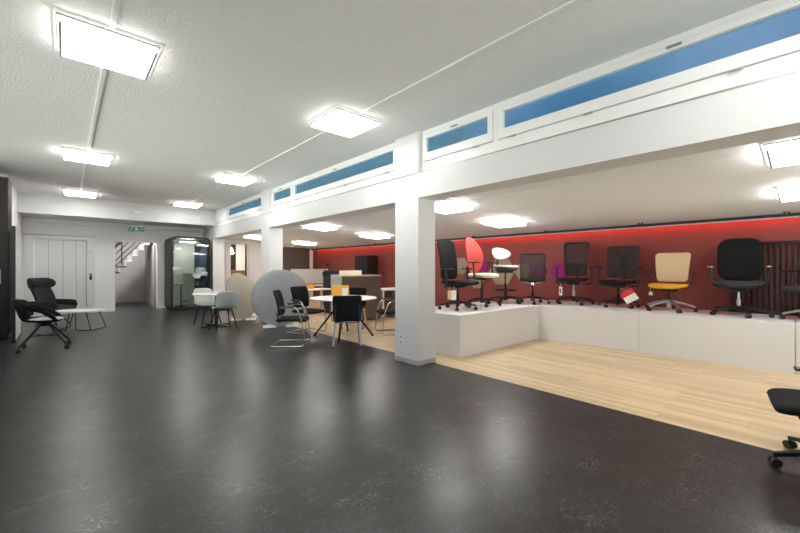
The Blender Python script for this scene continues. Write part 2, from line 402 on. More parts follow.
# window band
struct('trim_12', MB().box(3.495, 3.505, -3.2, 12.8, 2.583, 2.596), 'greymetal')  # grey strip standing in for the shadow line below the window panels
def window(i, y0, y1, glazed=True, hinges=()):
    f = MB(); x0, x1 = 3.565, 3.64
    f.box(x0, x1, y0, y1, 2.59, 2.735)                        # lower panel
    f.box(x0, x1, y0, y1, 3.095, 3.15)                        # head
    f.box(x0, x1, y0, y0+.035, 2.735, 3.095); f.box(x0, x1, y1-.035, y1, 2.735, 3.095)
    o = f.build('window_%d' % i, 'frame'); o['kind'] = 'structure'
    s = MB(); a, c = y0+.04, y1-.04; xs = 3.545
    if glazed:
        s.box(xs, xs+.07, a, c, 2.742, 2.845, .006); s.box(xs, xs+.07, a, c, 3.035, 3.09, .006)
        s.box(xs, xs+.07, a, a+.062, 2.845, 3.035, .006); s.box(xs, xs+.07, c-.062, c, 2.845, 3.035, .006)
        s.build('sash', 'frame', o)
        MB().box(3.58, 3.59, a+.055, c-.055, 2.84, 3.04).build('pane', 'wglass', o)
        for y in hinges: MB().box(xs-.014, xs+.002, y-.04, y+.04, 2.722, 2.738, .003).build('hinge', 'greymetal', o)
        ym = (a+c)/2
        MB().box(xs-.018, xs+.002, ym-.05, ym+.05, 3.055, 3.072, .003).build('latch', 'greymetal', o)
    else:
        s.box(xs, xs+.05, a, c, 2.742, 3.09, .006); s.build('sash', 'frame', o)
window(1, -.93, 2.34, True, (2.12, 1.35, .35, -.6))
window(2, 2.34, 3.5, True, (2.6, 3.3))
window(3, 3.97, 7.30, True, (4.2, 5.3, 6.3, 7.1))
window(4, 7.30, 8.40, True, (7.5, 8.2))
window(5, 8.87, 11.6, True, (9.1, 10.2, 11.3))
window(6, 11.6, 12.8, False)
window(7, -3.2, -1.4, True, (-2, -3))
# ceiling cable trunking between the lamps
for k, x in enumerate((.26, 2.58)):
    t = MB().box(x-.016, x+.016, -3.2, 12.8, CH-.014, CH+.001)
    o = t.build('trim_%d' % (6+k), 'frame'); o['kind'] = 'structure'
t = MB(); z = zc(4.5)
t.box(4.485, 4.515, -3.2, 14, z-.005, z+.004); o = t.build('trim_8', 'annex_ceil'); o['kind'] = 'structure'
# baseboards
struct('baseboard_back', MB().box(.66, SX0-.02, BY-.014, BY, 0, .06).box(SX1+.02, 3.5, BY-.014, BY, 0, .06), 'white')
# lift: frame, recess and telescopic door
o = MB().box(-.84, -.66, BY-.035, BY, 0, 2.2).box(.46, .63, BY-.035, BY, 0, 2.2).box(-.66, .46, BY-.035, BY, 2.105, 2.2).build('door_1', 'lift'); o['kind'] = 'structure'
xs = [LX0, -.36, -.06, .22, LX1]
for k in range(4):
    MB().box(xs[k], xs[k+1]-.006, BY+.03+.018*k, BY+.05+.018*k, 0, LZ).build('door_panel', 'lift', o)
MB().box(LX0-.02, LX1+.02, BY+.12, BY+.14, 0, LZ).build('shaft_back', 'black', o)
p = MB().box(.505, .565, BY-.05, BY-.035, .96, 1.14, .004).build('call_panel', 'black', o)
MB().cyl((.535, BY-.056, 1.09), (.535, BY-.05, 1.09), .015, n=12).build('call_button', 'alu', p)
MB().box(.50, .57, BY-.038, BY-.034, 1.77, 1.81).build('notice', 'peach', o)
MB().box(-.86, .65, BY-.045, BY-.0, 2.2, 2.225).build('head_trim', 'greymetal', o)
# stairwell behind the opening
struct('wall_stairwell', MB().box(-.6, 2.4, 17.2, 17.3, 0, 3.1).box(-.7, -.6, BY+.16, 17.3, 0, 3.1), 'stairwall')
struct('wall_stairwell_right', MB().box(2.26, 2.4, BY+.16, 17.2, 0, 3.1), 'concrete')
struct('ceiling_stairwell', MB().box(-.7, 2.4, BY+.16, 17.3, 3.1, 3.2), 'white')
struct('baseboard_stairwell', MB().box(-.6, 2.26, 17.185, 17.2, 0, .07), 'skirt')
struct('trim_9', MB().box(SX0-.001, SX0+.02, BY-.01, BY+.17, 0, SZ).box(SX1-.02, SX1+.001, BY-.01, BY+.17, 0, SZ).box(SX0, SX1, BY-.01, BY+.17, SZ-.02, SZ+.001), 'white')
o = MB().box(2.225, 2.262, 14.9, 16.3, 0, 2.08, .004).build('door_2', 'concrete'); o['kind'] = 'structure'
MB().tube(arcpts([(2.225, 16.15, 1.05), (2.17, 16.15, 1.05), (2.17, 16.03, 1.05)], .02), .010).build('door_handle', 'greymetal', o)
# stairs
st = bpy.data.objects.new('staircase', None); COL.objects.link(st); st.location = (0, 15.3, 0); st['kind'] = 'structure'
x, z = .10, -.02
n_steps = 14
for k in range(n_steps):
    xx = .30 + .165*k; zz = .0 + .195*k
    if zz > 2.75: break
    MB().box(xx, xx+.20, 0, 1.05, zz+.15, zz+.195).build('tread', 'lam' if k > 6 else 'blackm', st)
    if k: MB().box(xx, xx+.03, 0, 1.05, zz-.0, zz+.15).build('riser', 'lam', st)
sl = .195/.165
for off, r in ((.80, .045), (.55, .02), (.34, .02), (.15, .02)):
    MB().tube([(.35, -.03, .2+off), (2.2, -.03, .2+off+sl*1.85)], r).build('handrail', 'blackm' if r > .04 else 'railgrey', st)
for k in (.5, 1.37, 2.1):
    MB().box(k-.018, k+.018, -.05, -.014, .2+sl*(k-.35)-.0, .2+sl*(k-.35)+.80).build('baluster', 'blackm', st)
# kitchen nook behind the annex opening
struct('wall_kitchen', MB().box(3.83, 6.4, 16.3, 16.4, 0, 2.5).box(3.8, 3.9, BY+.16, 16.3, 0, 2.5).box(6.3, 6.4, BY+.16, 16.3, 0, 2.5), 'white')
struct('ceiling_kitchen', MB().box(3.8, 6.4, BY+.16, 16.4, 2.5, 2.6), 'white')
struct('trim_10', MB().box(KX0-.18, KX0, BY-.03, BY+.17, 0, KZ+.04).box(KX1, KX1+.06, BY-.03, BY+.17, 0, KZ+.04).box(KX0, KX1, BY-.03, BY+.17, KZ, KZ+.04), 'frame')
o = MB().box(5.07, 5.55, BY-.05, BY-.001, 0, 2.14, .004).build('door_3', 'white'); o['kind'] = 'structure'

# ------------------------------------------------------------------ lamps
def panel(x, y, label, tilt=False):
    z = zc(x) if tilt else CH
    t = thing('ceiling_light', label, 'ceiling light', (x, y, z), 0, 'square ceiling light panels')
    if tilt: t.rotation_euler = (0, math.atan(.07), 0)
    MB().box(-.33, .33, -.33, .33, -.02, 0, .003).build('housing', 'frame', t)
    f = MB()
    for a in ((-.31, .31, -.31, -.298), (-.31, .31, .298, .31), (-.31, -.298, -.298, .298), (.298, .31, -.298, .298)): f.box(*a, -.032, -.0205)
    for a in ((-.30, .30, -.30, -.284), (-.30, .30, .284, .30), (-.30, -.284, -.284, .284), (.284, .30, -.284, .284)): f.box(*a, -.0705, -.0685)
    f.build('frame', 'bezel', t)
    MB().box(-.297, .297, -.297, .297, -.068, -.034).build('diffuser', 'lamplow' if tilt else 'lamp', t)
    MB().box(-.296, .296, -.296, .296, -.0335, -.0205).build('core', 'frame', t)
    e = MB()
    for a in ((-.2985, .2985, -.2985, -.2973), (-.2985, .2985, .2973, .2985), (-.2985, -.2973, -.2973, .2973), (.2973, .2985, -.2973, .2973)): e.box(*a, -.067, -.033)
    e.build('edge_light', 'lamplowedge' if tilt else 'lampedge', t)
    return t
words = ['behind the viewpoint', 'nearest the viewpoint', 'second from the viewpoint', 'nearest the far end']
for k, y in enumerate((-.1, 3.88, 7.86, 11.85)):
    panel(.26, y, 'square white ceiling light panel in the left row, ' + words[k])
    panel(2.58, y, 'square white ceiling light panel in the row beside the windows, ' + words[k])
    panel(4.55, y+.03, 'square light panel just past the beam on the low ceiling, ' + words[k], True)
    panel(6.22, y+.03, 'square light panel beside the red wall on the low ceiling, ' + words[k], True)

def area(name, loc, size, energy, col=(1, 1, 1), rot=(0, 0, 0)):
    l = bpy.data.lights.new(name, 'AREA'); l.energy = energy; l.size = size; l.color = col
    o = bpy.data.objects.new(name, l); COL.objects.link(o); o.location = loc; o.rotation_euler = rot; return o
area('stairwell_lamp', (1.3, 15.0, 3.05), .5, 40, (1, .97, .97))  # unseen area light added to light the closed stairwell
area('kitchen_lamp', (5.0, 15.2, 2.45), .5, 12, (1, .93, .82))  # unseen area light added inside the closed nook, besides the pendant

# LED line along the top of the red wall, the black track in front of it
o = MB().box(7.765, 7.78, -3.1, 13.9, 2.052, 2.0605).build('led_strip', 'led'); tag(o, 'thin red LED strip along the top edge of the red wall', 'light strip')
struct('trim_11', MB().box(7.735, 7.85, -3.2, 14.0, 2.061, 2.11).box(7.735, 7.747, -3.2, 14.0, 2.036, 2.061), 'annex_ceil')
t = thing('track_rail', 'black lighting track running along the ceiling in front of the red wall', 'track', (7.6, 5.4, 0))
zr = zc(7.6)
MB().box(-.02, .02, -8.5, 8.5, zr-.068, zr-.026).build('rail', 'rubber', t)
for y in (-5.2, -3.4, -1.65, .25, 2.2, 4.2, 6.2):
    MB().box(-.012, .012, y-.035, y-.01, zr-.028, zr+.012).box(-.012, .012, y+.01, y+.035, zr-.028, zr+.012).build('clip', 'blackm', t)

# ------------------------------------------------------------------ podiums
G = 'white display podiums under the office chairs'
def podium(pts, label):
    m = MB().prism(pts, lambda u, v, w: (u, v, w), .62)
    bmesh.ops.bevel(m.bm, geom=m.bm.edges[:], offset=.003, segments=1, affect='EDGES')
    return tag(m.build('display_podium', 'podium'), label, 'podium', G)
def fx(y): return 6.515 + (3.34 - y)*.056       # front edge line of the long row
podium([(4.26, 3.40), (fx(3.36)-.003, 3.34), (fx(3.36)-.003, 4.46), (4.20, 4.54)], 'white podium beside the big pillar carrying the armless and side-turned chairs')
podium([(fx(3.36)+.003, 4.46), (fx(3.36)+.003, 3.345), (fx(1.76), 1.765), (7.8, 1.765), (7.8, 4.46)], 'white podium in the inner corner under the mesh back chairs')
podium([(fx(1.76), 1.76), (fx(.10), .105), (7.8, .105), (7.8, 1.76)], 'white podium under the yellow seat chair and the large black chair')
podium([(fx(.10), .10), (fx(-1.6), -1.6), (7.8, -1.6), (7.8, .10)], 'white podium at the right edge of the picture below the radiator')

# ------------------------------------------------------------------ chairs
def star_base(root, z_top, R=.32, rot=0., m='blackm', gm='black', lift=None, nc=5, arch=.03):
    b = MB(); b.cyl((0,0,.055), (0,0,.13), .036, .03, 16)
    for k in range(nc):
        a = rot + 2*pi*k/nc; d = Vector((cos(a), sin(a), 0))
        b.bar(d*.02 + Vector((0,0,.10+arch)), d*R*.55 + Vector((0,0,.095+arch*.6)), .05, .036, .042, .03)
        b.bar(d*R*.54 + Vector((0,0,.095+arch*.6)), d*R + Vector((0,0,.078)), .042, .03, .032, .022)
    b.build('star_base', m, root)
    for k in range(nc):
        a = rot + 2*pi*k/nc; d = Vector((cos(a), sin(a), 0)); s = Vector((-sin(a), cos(a), 0)); c = d*R
        w = MB(); w.cyl(c + Vector((0,0,.05)), c + Vector((0,0,.085)), .009, n=10)
        for sg in (-1, 1): w.cyl(c + s*.008*sg + Vector((0,0,.029)), c + s*.028*sg + Vector((0,0,.029)), .029, .027, 18)
        w.cyl(c - s*.009 + Vector((0,0,.036)), c + s*.009 + Vector((0,0,.036)), .022, n=14)
        w.build('caster', gm, root)
    g = MB(); g.cyl((0,0,.08), (0,0,z_top*.62), .026, n=18); g.cyl((0,0,z_top*.62), (0,0,z_top), .015, n=14)
    g.build('gas_lift', lift or m, root)

def seat(root, w, d, z, t, m, r=.12, cx=.03, dip=.012, name='seat'):
    def f(u, v, q):
        fall = max(0, u/d - .22)*.09
        return (cx+u, v, z - t/2 + q + dip*((2*v/w)**2) - fall*d*1.3)
    return MB().pad(rrect(d, w, r), t, f).build(name, m, root)

def back_fn(x0, z0, lean, curve, lumbar=0., h=.6):
    def f(u, v, q):
        n = v + h/2
        return (x0 - n*lean + curve*u*u*4 + lumbar*sin(pi*min(1, max(0, n/h))) + q, u, z0 + n)
    return f
def backrest(root, w, h, z0, t, m, x0=-.20, lean=.14, curve=.12, r=.10, taper=1., lumbar=.02, name='backrest', outline=None, puff=.2):
    f = back_fn(x0, z0, lean, curve, lumbar, h)
    return MB().pad(outline or rrect(w, h, r, taper=taper), t, f, puff=puff).build(name, m, root)
def mechanism(root, z, m='black', sx=.10):
    b = MB(); b.box(-sx, sx, -.09, .09, z-.055, z-.005, .012); b.bar((-.06, 0, z-.04), (-.25, 0, z-.03), .07, .025, .05, .02)
    b.bar((.02, -.08, z-.03), (.03, -.26, z-.035), .018, .012)
    b.build('mechanism', m, root)
def spine(root, z, z1, x0=-.25, m='black'):
    MB().tube(arcpts([(-.12, 0, z-.03), (x0-.03, 0, z-.03), (x0-.08, 0, z1)], .08), .022).build('back_support', m, root)
def t_arms(root, z, za, yo=.27, x=.0, m='black', pad='black', L=.24):
    for s in (-1, 1):
        a = MB().tube(arcpts([(x, s*.16, z-.04), (x, s*yo, z-.035), (x-.02, s*yo, za-.02)], .04), .017).build('arm', m, root)
        MB().box(x-L*.5, x+L*.5, s*yo-.042, s*yo+.042, za-.022, za, .01).build('arm_pad', pad, a)
def loop_arms(root, z, za, yo=.30, m='black', x1=.18, padm='black'):
    for s in (-1, 1):
        pts = [(-.02, s*.2, z-.03), (-.02, s*yo, z+.0), (-.16, s*yo, za-.10), (-.14, s*yo, za), (x1, s*yo, za)]
        a = MB().tube(arcpts(pts, .07), .014).build('arm', m, root)
        MB().box(-.08, x1+.02, s*yo-.03, s*yo+.03, za+.008, za+.03, .01).build('arm_pad', padm, a)
PZ = .62
GC = 'office chairs on the white podiums'
def hang_tag(parent_root, loc, w, h, front, label, rz=0., m2=None, name='price_tag'):
    t = thing(name, label, 'tag', loc, rz)
    MB().box(-.003, .003, -w/2, w/2, -h, 0, .001).build('card', 'tag', t)
    MB().tube([(0, 0, 0), (0, .004, .07)], .0025, n=6).build('string', 'tag', t)
    if m2: MB().box(-.0045, .0045, -w/2*.98, w/2*.98, -h*.5, -.004).build('printed_band', m2, t)
    return t

# 1 black high back chair, side-on, by the pillar
c = thing('office_chair', 'black high-back swivel chair next to the big pillar with a white tag below its seat', 'chair', (4.86, 3.93, PZ), -88, GC)
star_base(c, .40, .31, .3); mechanism(c, .415); seat(c, .50, .54, .49, .075, 'fabric', cx=.05)
backrest(c, .46, .68, .50, .06, 'fabric', r=.08, taper=.95, lumbar=.03); spine(c, .42, .75); t_arms(c, .42, .69, .29)
MB().box(-.02, .02, -.36, -.26, .372, .392, .004).build('lever', 'black', c)
hang_tag(c, (4.60, 3.80, PZ+.335), .085, .155, 1, 'white hanging card below the seat of the black high-back chair by the pillar', -120)
hang_tag(c, (4.53, 3.83, PZ+.33), .07, .14, 1, 'peach coloured hanging card behind the white card under the black chair', -100).children[0].data.materials[0] = M['peach']
# 2 coral shell with cream seat
c = thing('office_chair', 'swivel chair with an oval coral red back and a cream seat', 'chair', (5.67, 4.02, PZ), -88, GC)
star_base(c, .50, .32, .5, 'blackm'); mechanism(c, .525); seat(c, .50, .50, .60, .09, 'cream', r=.16)
backrest(c, 0, .72, .56, .035, 'coral', x0=-.19, lean=.15, curve=.22, outline=ell(.265, .36), lumbar=.03); spine(c, .53, .72); t_arms(c, .53, .80, .30, x=.04)
# 3 tall counter chair
c = thing('office_chair', 'tall counter-height swivel chair with a white oval back and black pole', 'chair', (6.42, 4.0, PZ), -108, GC)
star_base(c, .62, .32, .2); mechanism(c, .65, sx=.13)
seat(c, .44, .46, .745, .06, 'lightgrey', r=.17)
MB().pad(rrect(.40, .42, .16), .05, lambda u, v, q: (.03+u, v, .672+q)).build('seat_shell', 'black', c)
backrest(c, 0, .24, .86, .05, 'whiteshell', x0=-.17, lean=.3, curve=.45, outline=ell(.23, .12), lumbar=.0, puff=.4)
MB().tube(arcpts([(-.10, 0, .62), (-.24, 0, .64), (-.24, 0, .96)], .06), .017).build('back_support', 'black', c)
r = MB(); r.tube([(.21*cos(2*pi*i/32), .21*sin(2*pi*i/32), .255) for i in range(32)], .010, True, 8)
for k in range(3): r.tube([(0,0,.255), (.21*cos(2.1*k), .21*sin(2.1*k), .255)], .008, n=8)
r.build('foot_ring', 'blackm', c)
# 4 armless grey mesh back
c = thing('office_chair', 'armless swivel chair with a square dark mesh back and polished mechanism in the corner', 'chair', (6.74, 3.60, PZ), -152, GC)
star_base(c, .38, .30, .1, 'blackm'); 
seat(c, .47, .45, .485, .06, 'fabric', r=.10)
bm_ = MB(); bm_.tube(arcpts([(.05, -.17, .43), (0, 0, .385), (.05, .17, .43)], .1), .02); bm_.tube(arcpts([(-.12, -.12, .43), (0, 0, .385), (-.12, .12, .43)], .1), .02); bm_.cyl((0,0,.36), (0,0,.41), .04)
bm_.build('mechanism', 'chrome', c)
def mesh_back(root, w, h, z0, x0, lean, tube=.016, curve=.06, taper=.9, xb=False, fm='black', r=.03, lumbar=.015):
    f = back_fn(x0, z0, lean, curve, lumbar, h)
    ol = rrect(w, h, r, taper=taper)
    fr = MB().tube([f(u, v, 0) for u, v in ol], tube, True, 8).build('back_frame', fm, root)
    MB().pad([(u*.985, v*.985) for u, v in ol], .006, f, puff=0).build('backrest', 'mesh', root)
    if xb:
        b = MB(); g = lambda u, v: f(u, v, -.018)
        k = w*.47*taper
        b.tube([g(-w*.45, h*.46), g(-w*.2, h*.25), g(-.045, .06), g(-.035, 0), g(-.045, -.08), g(-w*.2, -h*.30), g(-k, -h*.46)], .022)
        b.tube([g(w*.45, h*.46), g(w*.2, h*.25), g(.045, .06), g(.035, 0), g(.045, -.08), g(w*.2, -h*.30), g(k, -h*.46)], .022)
        b.bar(g(0, .09), g(0, -.11), .075, .02); b.build('cross_brace', fm, root)
mesh_back(c, .46, .50, .47, -.20, .10, .014, .10, .95, r=.02)
# 5 black mesh back with arms
c = thing('office_chair', 'black swivel chair with a tall tapered mesh back and a numbered tag under the seat', 'chair', (7.24, 3.02, PZ), -168, GC)
star_base(c, .40, .33, .6, 'blackm', lift='alu'); mechanism(c, .425, sx=.14); seat(c, .50, .50, .50, .075, 'fabric')
mesh_back(c, .44, .63, .56, -.20, .12, .02, .12, .80, r=.05, lumbar=.05); spine(c, .43, .72)
MB().pad(rrect(.36, .13, .05), .03, lambda u, v, q: (-.245+q-.02+.3*u*u, u, .72+v)).build('lumbar_pad', 'fabric', c)
t_arms(c, .43, .71, .31)
tg = hang_tag(c, (7.08, 3.20, PZ+.33), .06, .17, 1, 'narrow white tag with a dark figure one hanging under the tall tapered mesh chair', 10, name='price_tag')
MB().box(-.0055, .0055, -.006, .010, -.125, -.045).box(-.0055, .0055, -.006, .024, -.058, -.045).build('figure', 'black', tg)
# 6 black mesh with X brace
c = thing('office_chair', 'black swivel chair with an X-shaped brace across its mesh back', 'chair', (7.28, 2.26, PZ), -180, GC)
star_base(c, .38, .32, .95); mechanism(c, .40, sx=.14); seat(c, .52, .50, .475, .08, 'fabric')
mesh_back(c, .50, .55, .53, -.19, .16, .015, .08, .94, True, r=.02); spine(c, .41, .66); t_arms(c, .41, .72, .32)
k = thing('price_card', 'tilted red and white card hanging from the chair with the X-shaped brace', 'card', (6.93, 2.04, PZ+.31), -176)
k.rotation_euler = (radians(32), 0, radians(-176))
MB().box(-.002, .002, -.10, .10, -.20, -.09).build('card', 'tag', k); MB().box(-.002, .002, -.10, .10, -.09, 0).build('printed_band', 'redcard', k)
MB().tube([(0, 0, 0), (0, -.045, .075)], .003, n=6).build('string', 'tag', k)
# 7 cream back, mustard seat
c = thing('office_chair', 'swivel chair with a cream back, mustard yellow seat and polished base', 'chair', (7.22, 1.505, PZ), -183, GC)
star_base(c, .35, .34, .65, 'alu', lift='black', arch=.06); mechanism(c, .365, 'black', .13); seat(c, .50, .50, .44, .075, 'yellow', r=.15)
ol = rrect(.50, .48, .06, taper=.84)
backrest(c, .47, .47, .47, .03, 'creamback', x0=-.20, lean=.14, curve=.22, r=.07, taper=.84, outline=[(u, v) for u, v in ol])
for s in (-1, 1):
    a = MB().tube(arcpts([(-.05, s*.16, .37), (-.03, s*.27, .40), (-.06, s*.31, .60), (-.22, s*.23, .62)], .09), .012).build('arm', 'darkwood', c)
    MB().box(-.13, .06, s*.31-.02, s*.31+.02, .60, .618, .008).build('arm_pad', 'darkwood', a)
hang_tag(c, (7.12, 1.73, PZ+.30), .055, .055, 1, 'tiny white card below the mustard yellow seat', 0)
# 8 large black chair
c = thing('office_chair', 'large black swivel chair with a broad rounded back in front of the radiator', 'chair', (7.25, .675, PZ), -178, GC)
star_base(c, .38, .34, .35, 'black', lift='alu'); mechanism(c, .405, sx=.16); seat(c, .55, .52, .51, .11, 'charcoal', r=.16, dip=.03)
backrest(c, .50, .64, .50, .07, 'fabric', x0=-.17, lean=.16, curve=.18, r=.15, taper=.98, lumbar=.05); spine(c, .42, .70)
for s in (-1, 1):
    a = MB().tube(arcpts([(-.02, s*.2, .40), (-.02, s*.29, .44), (-.06, s*.315, .70)], .07), .018).build('arm', 'black', c)
    MB().box(-.16, .12, s*.315-.03, s*.315+.03, .70, .722, .01).build('arm_pad', 'greymetal', a)
# 9 grey chair cut by the frame
c = thing('office_chair', 'dark grey swivel chair cut off by the right edge of the picture', 'chair', (7.22, -.07, PZ), 140, GC)
star_base(c, .38, .30, .5, 'alu', arch=.05); mechanism(c, .40); seat(c, .5, .5, .46, .08, 'charcoal')
backrest(c, .46, .58, .52, .05, 'fabric'); spine(c, .42, .68); t_arms(c, .41, .66, .29)

# foreground chair at the right edge
c = thing('office_chair', 'black swivel chair in the right foreground on the dark floor edge', 'chair', (3.67, -.172, 0), 98)
star_base(c, .38, .36, .351); mechanism(c, .405, sx=.13); seat(c, .52, .54, .455, .085, 'fabric', r=.06, cx=.08)
backrest(c, .46, .58, .52, .06, 'fabric'); spine(c, .42, .7); t_arms(c, .41, .595, .30, x=.08)
MB().tube(arcpts([(.08, .10, .38), (.14, .20, .365), (.17, .22, .325)], .03), .011).build('lever', 'black', c)
MB().box(.02, .24, .04, .20, .355, .385, .008).build('slide_plate', 'black', c)

# ------------------------------------------------------------------ radiator and wall panels
t = thing('radiator', 'tall black tubular radiator on the red wall behind the large black chair', 'radiator', (7.79, 0, 0))
for k in range(28):
    y = .80 - k*.06
    MB().cyl((0, y, PZ+.03), (0, y, 1.69), .016, n=10).build('tube', 'blackm', t)
MB().cyl((0, .84, 1.685), (0, -.98, 1.685), .024, n=14).cyl((0, .84, PZ+.035), (0, -.98, PZ+.035), .021, n=14).build('header_pipe', 'blackm', t)
for y in (.40, -.5): MB().box(0, .055, y-.012, y+.012, 1.58, 1.61).build('bracket', 'blackm', t)
hexp = [(7.83, 6.22, 1.36, .25, 'hexbeige', 'beige hexagonal wall panel behind the black high-back chair'),
        (7.83, 5.50, 1.36, .15, 'hexmagenta', 'magenta hexagonal wall panel beside the coral red chair back'),
        (7.83, 4.97, 1.22, .36, 'hexbeige', 'large beige hexagonal wall panel behind the tall white-backed chair'),
        (7.83, 4.42, 1.22, .20, 'hexbeige', 'beige hexagonal wall panel between the tall chair and the square mesh back'),
        (7.83, 3.57, 1.22, .20, 'hexmagenta', 'magenta hexagonal wall panel to the right of the square mesh back'),
        (7.83, 4.00, 1.24, .17, 'hexmagenta', 'magenta hexagonal wall panel seen through the square mesh back'),
        (7.83, 5.70, .98, .22, 'hexbeige', 'beige hexagonal wall panel below the cream seat')]
for x, y, z, r, m, lb in hexp:
    b = MB().prism([(r*cos(pi/3*i), r*sin(pi/3*i)) for i in range(6)], lambda u, v, w: (x+.019-w, y+u, z+v), .04)
    bmesh.ops.bevel(b.bm, geom=b.bm.edges[:], offset=.008, segments=2, affect='EDGES')
    tag(b.build('acoustic_panel', m), lb, 'wall panel', 'hexagonal wall panels')

# ------------------------------------------------------------------ dining table and its chairs
TX, TY = 3.98, 6.02
t = thing('round_table', 'round white meeting table on splayed black legs with an orange holder on it', 'table', (TX, TY, 0))
MB().lathe([(.60, .715), (.64, .725), (.64, .738), (.632, .742)], 56).build('tabletop', 'lam', t)
hub = MB().cyl((0,0,.50), (0,0,.714), .05, .09).build('hub', 'blackm', t)
for k in range(4):
    a = radians(-42+90*k); d = Vector((cos(a), sin(a), 0))
    MB().bar(d*.05+Vector((0,0,.66)), d*.56+Vector((0,0,.02)), .05, .04, .035, .03).build('leg', 'blackm', t)
    MB().cyl(d*.555+Vector((0,0,0)), d*.555+Vector((0,0,.025)), .026, n=12).build('foot', 'rubber', t)
h = thing('orange_display_box', 'orange display box with a white card on the round white table', 'box', (TX+.10, TY+.26, .742), -123)
b = MB(); b.box(-.06, .06, -.165, .165, 0, .22, .004); b.build('box', 'orange', h)
MB().box(.0605, .063, .03, .14, .02, .17).build('card', 'tag', h)
MB().box(-.0635, -.0605, -.14, -.03, .02, .17).build('card', 'tag', h)

def cantilever(label, loc, rz, group=None):
    c = thing('cantilever_chair', label, 'chair', loc, rz, group)
    for s in (-1, 1):
        pts = [(-.28, s*.275, .014), (.26, s*.275, .014), (.21, s*.275, .44), (.12, s*.285, .66), (-.14, s*.285, .655)]
        MB().tube(arcpts(pts, .07), .0125).build('side_frame', 'chrome', c)
        MB().box(-.16, .10, s*.285-.022, s*.285+.022, .662, .684, .008).build('arm_pad', 'black', c)
    MB().tube([(-.28, -.275, .014), (-.28, .275, .014)], .0125).build('rear_runner', 'chrome', c)
    MB().tube([(.17, -.275, .40), (.17, .275, .40)], .011).tube([(-.19, -.22, .40), (-.19, .22, .40)], .011).build('cross_bar', 'chrome', c)
    seat(c, .50, .50, .465, .065, 'fabric', r=.08, cx=.01)
    backrest(c, .46, .43, .50, .035, 'fabric', x0=-.20, lean=.22, curve=.14, r=.06, taper=.92)
    for s in (-1, 1): MB().tube([(-.17, s*.14, .43), (-.21, s*.14, .47), (-.235, s*.14, .56)], .011).build('back_support', 'black', c)
    return c
GD = 'chairs around the round white table'
cantilever('black cantilever chair on chrome runners nearest the grey disc divider, turned side-on', (2.89, 5.95, 0), -38, GD)
cantilever('black cantilever chair on chrome runners standing behind the side-on one', (3.64, 6.82, 0), -74, GD)
cantilever('black cantilever chair half hidden by the big pillar', (4.86, 5.64, 0), 156, GD)
c = thing('four_leg_chair', 'black chair on silver legs with its back to us at the round white table', 'chair', (3.53, 5.24, 0), 57, GD)
for sx, sy in ((1,1), (1,-1), (-1,1), (-1,-1)):
    l = MB().tube([(sx*.17, sy*.19, .42), (sx*.235, sy*.225, .02)], .017).build('leg', 'chrome', c)
    MB().cyl((sx*.236, sy*.2255, 0), (sx*.235, sy*.225, .035), .018, n=12).build('foot', 'rubber', l)
seat(c, .46, .46, .465, .055, 'fabric', r=.08)
backrest(c, .48, .41, .455, .03, 'fabric', x0=-.21, lean=.16, curve=.2, r=.05, taper=.95)
MB().tube([(-.19, -.19, .42), (.18, -.19, .42), (.18, .19, .42), (-.19, .19, .42)], .012, True).build('seat_frame', 'chrome', c)
for s in (-1, 1): MB().tube([(-.19, s*.19, .42), (-.245, s*.195, .52), (-.27, s*.19, .72)], .012).build('back_support', 'black', c)
c = copy_tree(c); c.location = (4.72, 6.72, 0); c.rotation_euler = (0, 0, radians(-136)); c['label'] = 'black chair on the far side of the round table in front of the brown cabinet'

# ------------------------------------------------------------------ disc dividers
def frame_at(cx, cy, rz, lean=0.):
    c_, s_ = cos(radians(rz)), sin(radians(rz))
    return lambda u, v, w: (cx + u*c_ - w*s_, cy + u*s_ + w*c_, v)
t = thing('disc_divider', 'large round grey felt room divider on low white feet', 'divider', (3.57, 7.92, 0), -20)
R_ = .615
f = lambda u, v, q: (u, q + .05*(u/.6)**2, .645 + v)
MB().pad(ell(R_, R_, 64), .05, f, puff=.05).build('panel', 'felt', t)
MB().tube([f(R_*cos(2*pi*i/64), R_*sin(2*pi*i/64), 0) for i in range(64)], .014, True, 8).build('edge_band', 'lightgrey', t)
for s in (-1, 1):
    k = MB().box(s*.24-.14, s*.24+.14, -.16, .24, 0, .016, .005); k.box(s*.24-.03, s*.24+.03, .045, .07, .016, .16); k.build('foot', 'lam', t)
t = thing('pebble_divider', 'beige felt room divider with a wavy pebble outline behind the pale chairs', 'divider', (3.27, 9.57, 0), -24)
out = [(-.34,.35), (-.36,.62), (-.345,.86), (-.30,1.03), (-.20,1.14), (-.07,1.17), (.06,1.12), (.20,1.02), (.32,.90), (.42,.83), (.50,.80), (.50,.66), (.44,.48), (.35,.27), (.22,.10), (.06,.045), (-.10,.05), (-.24,.14)]
def smooth(p, n=4):
    res = []; N = len(p)
    for i in range(N):
        p0, p1, p2, p3 = p[i-1], p[i], p[(i+1) % N], p[(i+2) % N]
        for j in range(n):
            t_ = j/n
            res.append(tuple(.5*(2*p1[k] + (p2[k]-p0[k])*t_ + (2*p0[k]-5*p1[k]+4*p2[k]-p3[k])*t_*t_ + (3*p1[k]-p0[k]-3*p2[k]+p3[k])*t_**3) for k in (0, 1)))
    return res
ol = [(u, v-.6) for u, v in smooth(out)]
g = lambda u, v, q: (u, q + .35*max(0, u-.1)**2 - .1*min(0, u+.1)**2, v+.6)
MB().pad(ol, .05, g, puff=.05).build('panel', 'beige', t)
MB().tube([g(u, v, 0) for u, v in ol], .013, True, 8).build('edge_band', 'beige', t)
for s in (-.12, .22): MB().box(s-.12, s+.12, -.16, .22, 0, .016, .005).box(s-.03, s+.03, .045, .07, .016, .16).build('foot', 'lam', t)

